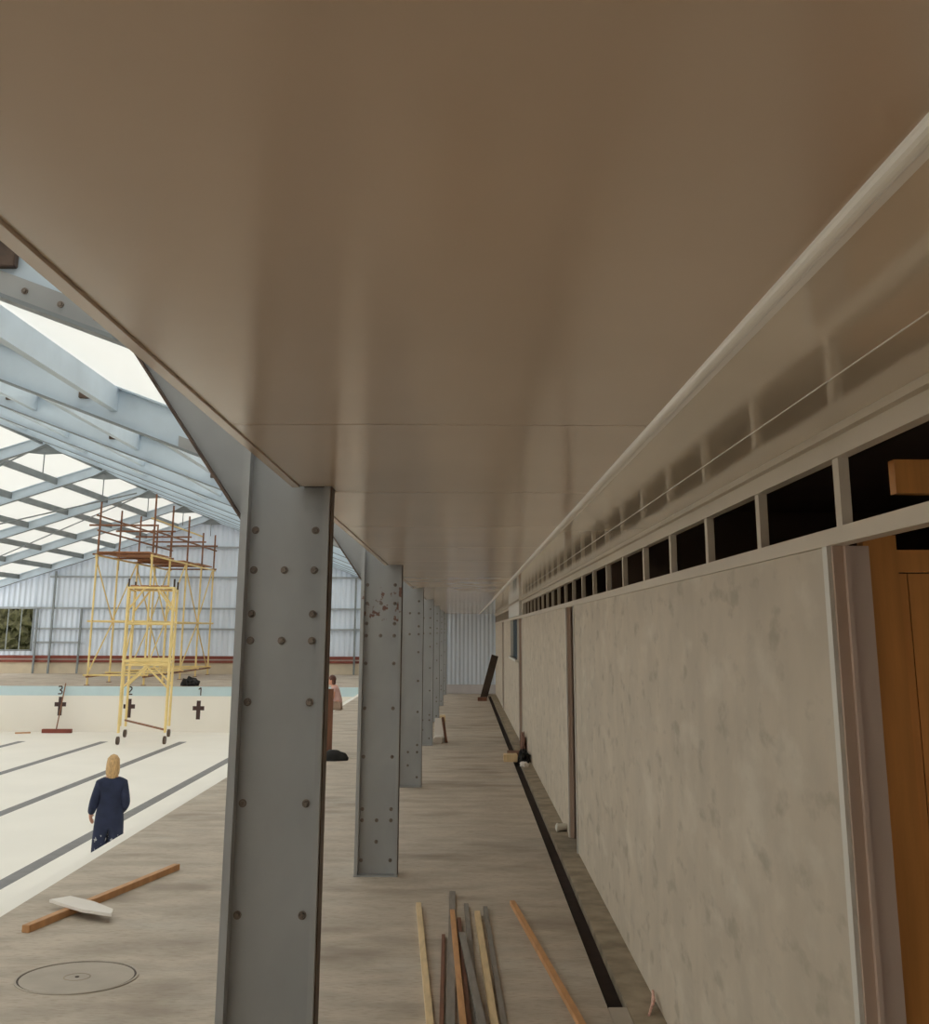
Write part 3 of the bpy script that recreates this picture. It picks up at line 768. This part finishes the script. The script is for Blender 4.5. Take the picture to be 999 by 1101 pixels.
Jc['Lwrist'] = (V3((-.247, .12, 1.005)), .05); Jc['Rwrist'] = (V3((.138, .14, 1.015)), .05)
Jc['waist'] = (Jc['waist'][0], (.175, .14)); Jc['pel'] = (Jc['pel'][0], (.17, .14))
Jc['collar'] = (V3((0, -.01, 1.50)), .078)
cc = [['pel', 'waist', 'chest', 'clav', 'collar'], ['clav', 'Lsh', 'Lel', 'Lwrist'], ['clav', 'Rsh', 'Rel', 'Rwrist'], ['pel', 'Lhip', 'Lkn', 'Lan'], ['pel', 'Rhip', 'Rkn', 'Ran']]
ch += hand_chains(J, 'L', J['Lwrist'][0], (.05, .6, -.75), (.9, .1, -.2)); ch += hand_chains(J, 'R', J['Rwrist'][0], (-.2, .6, -.7), (-.9, .1, -.2))
boots = {'a': (V3((-.12, -.03, .09)), .058), 'b': (V3((-.12, -.045, .045)), .048), 'c': (V3((-.142, .15, .04)), .042)}
boots2 = {'a': (V3((.11, -.03, .09)), .058), 'b': (V3((.11, -.045, .045)), .048), 'c': (V3((.132, .15, .04)), .042)}
hair = [((0, -.02, .02), (.092, .105, .12)), ((0, -.055, -.06), (.088, .06, .12)), ((-.06, -.02, -.05), (.034, .07, .11)), ((.06, -.02, -.05), (.034, .07, .11)), ((0, -.06, -.13), (.07, .04, .06))]
person('person', 'person in navy coverall with shoulder-length blond hair standing in the empty pool', (-4.74, 17.0, PF), R(14), J, ch,
       [('coverall', Jc, cc, M['navy']), ('boot', boots, [['a', 'b', 'c']], M['boot']), ('boot', boots2, [['a', 'b', 'c']], M['boot'])], hair, M['hair'], (0, .02, 1.63))

# person sitting on the pool edge, facing the pool (local y forward = -x)
J = {'pel': (V3((0, 0, .12)), (.15, .11)), 'waist': (V3((0, .03, .27)), (.13, .095)), 'chest': (V3((0, .08, .42)), (.15, .1)), 'clav': (V3((0, .12, .53)), (.1, .07)),
     'neck': (V3((0, .15, .58)), .048), 'skull': (V3((0, .17, .64)), .05),
     'Lsh': (V3((-.17, .11, .52)), .055), 'Lel': (V3((-.22, .13, .27)), .042), 'Lwrist': (V3((-.13, .33, .22)), .027),
     'Rsh': (V3((.17, .11, .52)), .055), 'Rel': (V3((.22, .13, .27)), .042), 'Rwrist': (V3((.13, .33, .22)), .027),
     'Lhip': (V3((-.09, .05, .09)), .085), 'Lkn': (V3((-.12, .5, .085)), .062), 'Lan': (V3((-.12, .5, -.36)), .042), 'Lheel': (V3((-.12, .47, -.41)), .038), 'Ltoe': (V3((-.12, .64, -.43)), .032),
     'Rhip': (V3((.09, .05, .09)), .085), 'Rkn': (V3((.12, .5, .085)), .062), 'Ran': (V3((.12, .5, -.36)), .042), 'Rheel': (V3((.12, .47, -.41)), .038), 'Rtoe': (V3((.12, .64, -.43)), .032)}
ch = [['pel', 'waist', 'chest', 'clav', 'neck', 'skull'], ['clav', 'Lsh', 'Lel', 'Lwrist'], ['clav', 'Rsh', 'Rel', 'Rwrist'],
      ['pel', 'Lhip', 'Lkn', 'Lan', 'Lheel', 'Ltoe'], ['pel', 'Rhip', 'Rkn', 'Ran', 'Rheel', 'Rtoe']]
shirt = add_r(J, ['pel', 'waist', 'chest', 'clav', 'Lsh', 'Rsh'], .018)
shirt['Ls'] = (V3((-.2, .12, .40)), .062); shirt['Rs'] = (V3((.2, .12, .40)), .062)
tr = add_r(J, ['pel', 'Lhip', 'Lkn', 'Lan', 'Rhip', 'Rkn', 'Ran'], .022)
ch += hand_chains(J, 'L', J['Lwrist'][0], (.2, .9, -.3), (.2, 0, -1), .6); ch += hand_chains(J, 'R', J['Rwrist'][0], (-.2, .9, -.3), (-.2, 0, -1), .6)
hair = [((0, -.015, .03), (.088, .1, .105)), ((0, -.05, -.04), (.08, .055, .09))]
person('person', 'person with brown hair and pink shirt sitting on the pool edge past the nearest column', (-3.1, 30.9, FL), R(90), J, ch,
       [('shirt', shirt, [['pel', 'waist', 'chest', 'clav'], ['clav', 'Lsh', 'Ls'], ['clav', 'Rsh', 'Rs']], M['pink']),
        ('trousers', tr, [['pel', 'Lhip', 'Lkn', 'Lan'], ['pel', 'Rhip', 'Rkn', 'Ran']], M['trousers'])], hair, M['brownhair'], (0, .19, .70))

# ------------------------------------------------------------------ outside, seen through the far opening
MB().box(-70, 40, HY1 + .25, 140, FL - .3, FL - .25).build('ground_outside', M['grass'], label='rough grass outside the hall', **S)
rnd = random.Random(5)
tn = ['dark leafy tree with slim trunk, nearest the opening edge', 'dark leafy tree beyond the far wall opening, its trunk forked', 'dark leafy tree beyond the far wall opening, thickest trunk']
for i in range(8):
    x = -23.3 - i * 1.9; y = 66 + (i % 2) * 4.6
    t = thing('tree', (x, y, FL - .25), 'dark leafy tree standing on the grass outside the far opening', 'tree', 'trees outside the far opening')
    b = MB(); b.tube((x, y, FL - .25), (x + rnd.uniform(-.3, .3), y, 3.4), .2, 10, .1); b.build('trunk', M['bark'], t)
    b = MB()
    for q in range(48):
        b.blob((x + rnd.uniform(-1.3, 1.3), y + rnd.uniform(-1.2, 1.2), rnd.uniform(-1.3, 5.0)), .62, .55, .62, .45, 3, q + i * 40)
    b.build('foliage', M['leaf'], t)
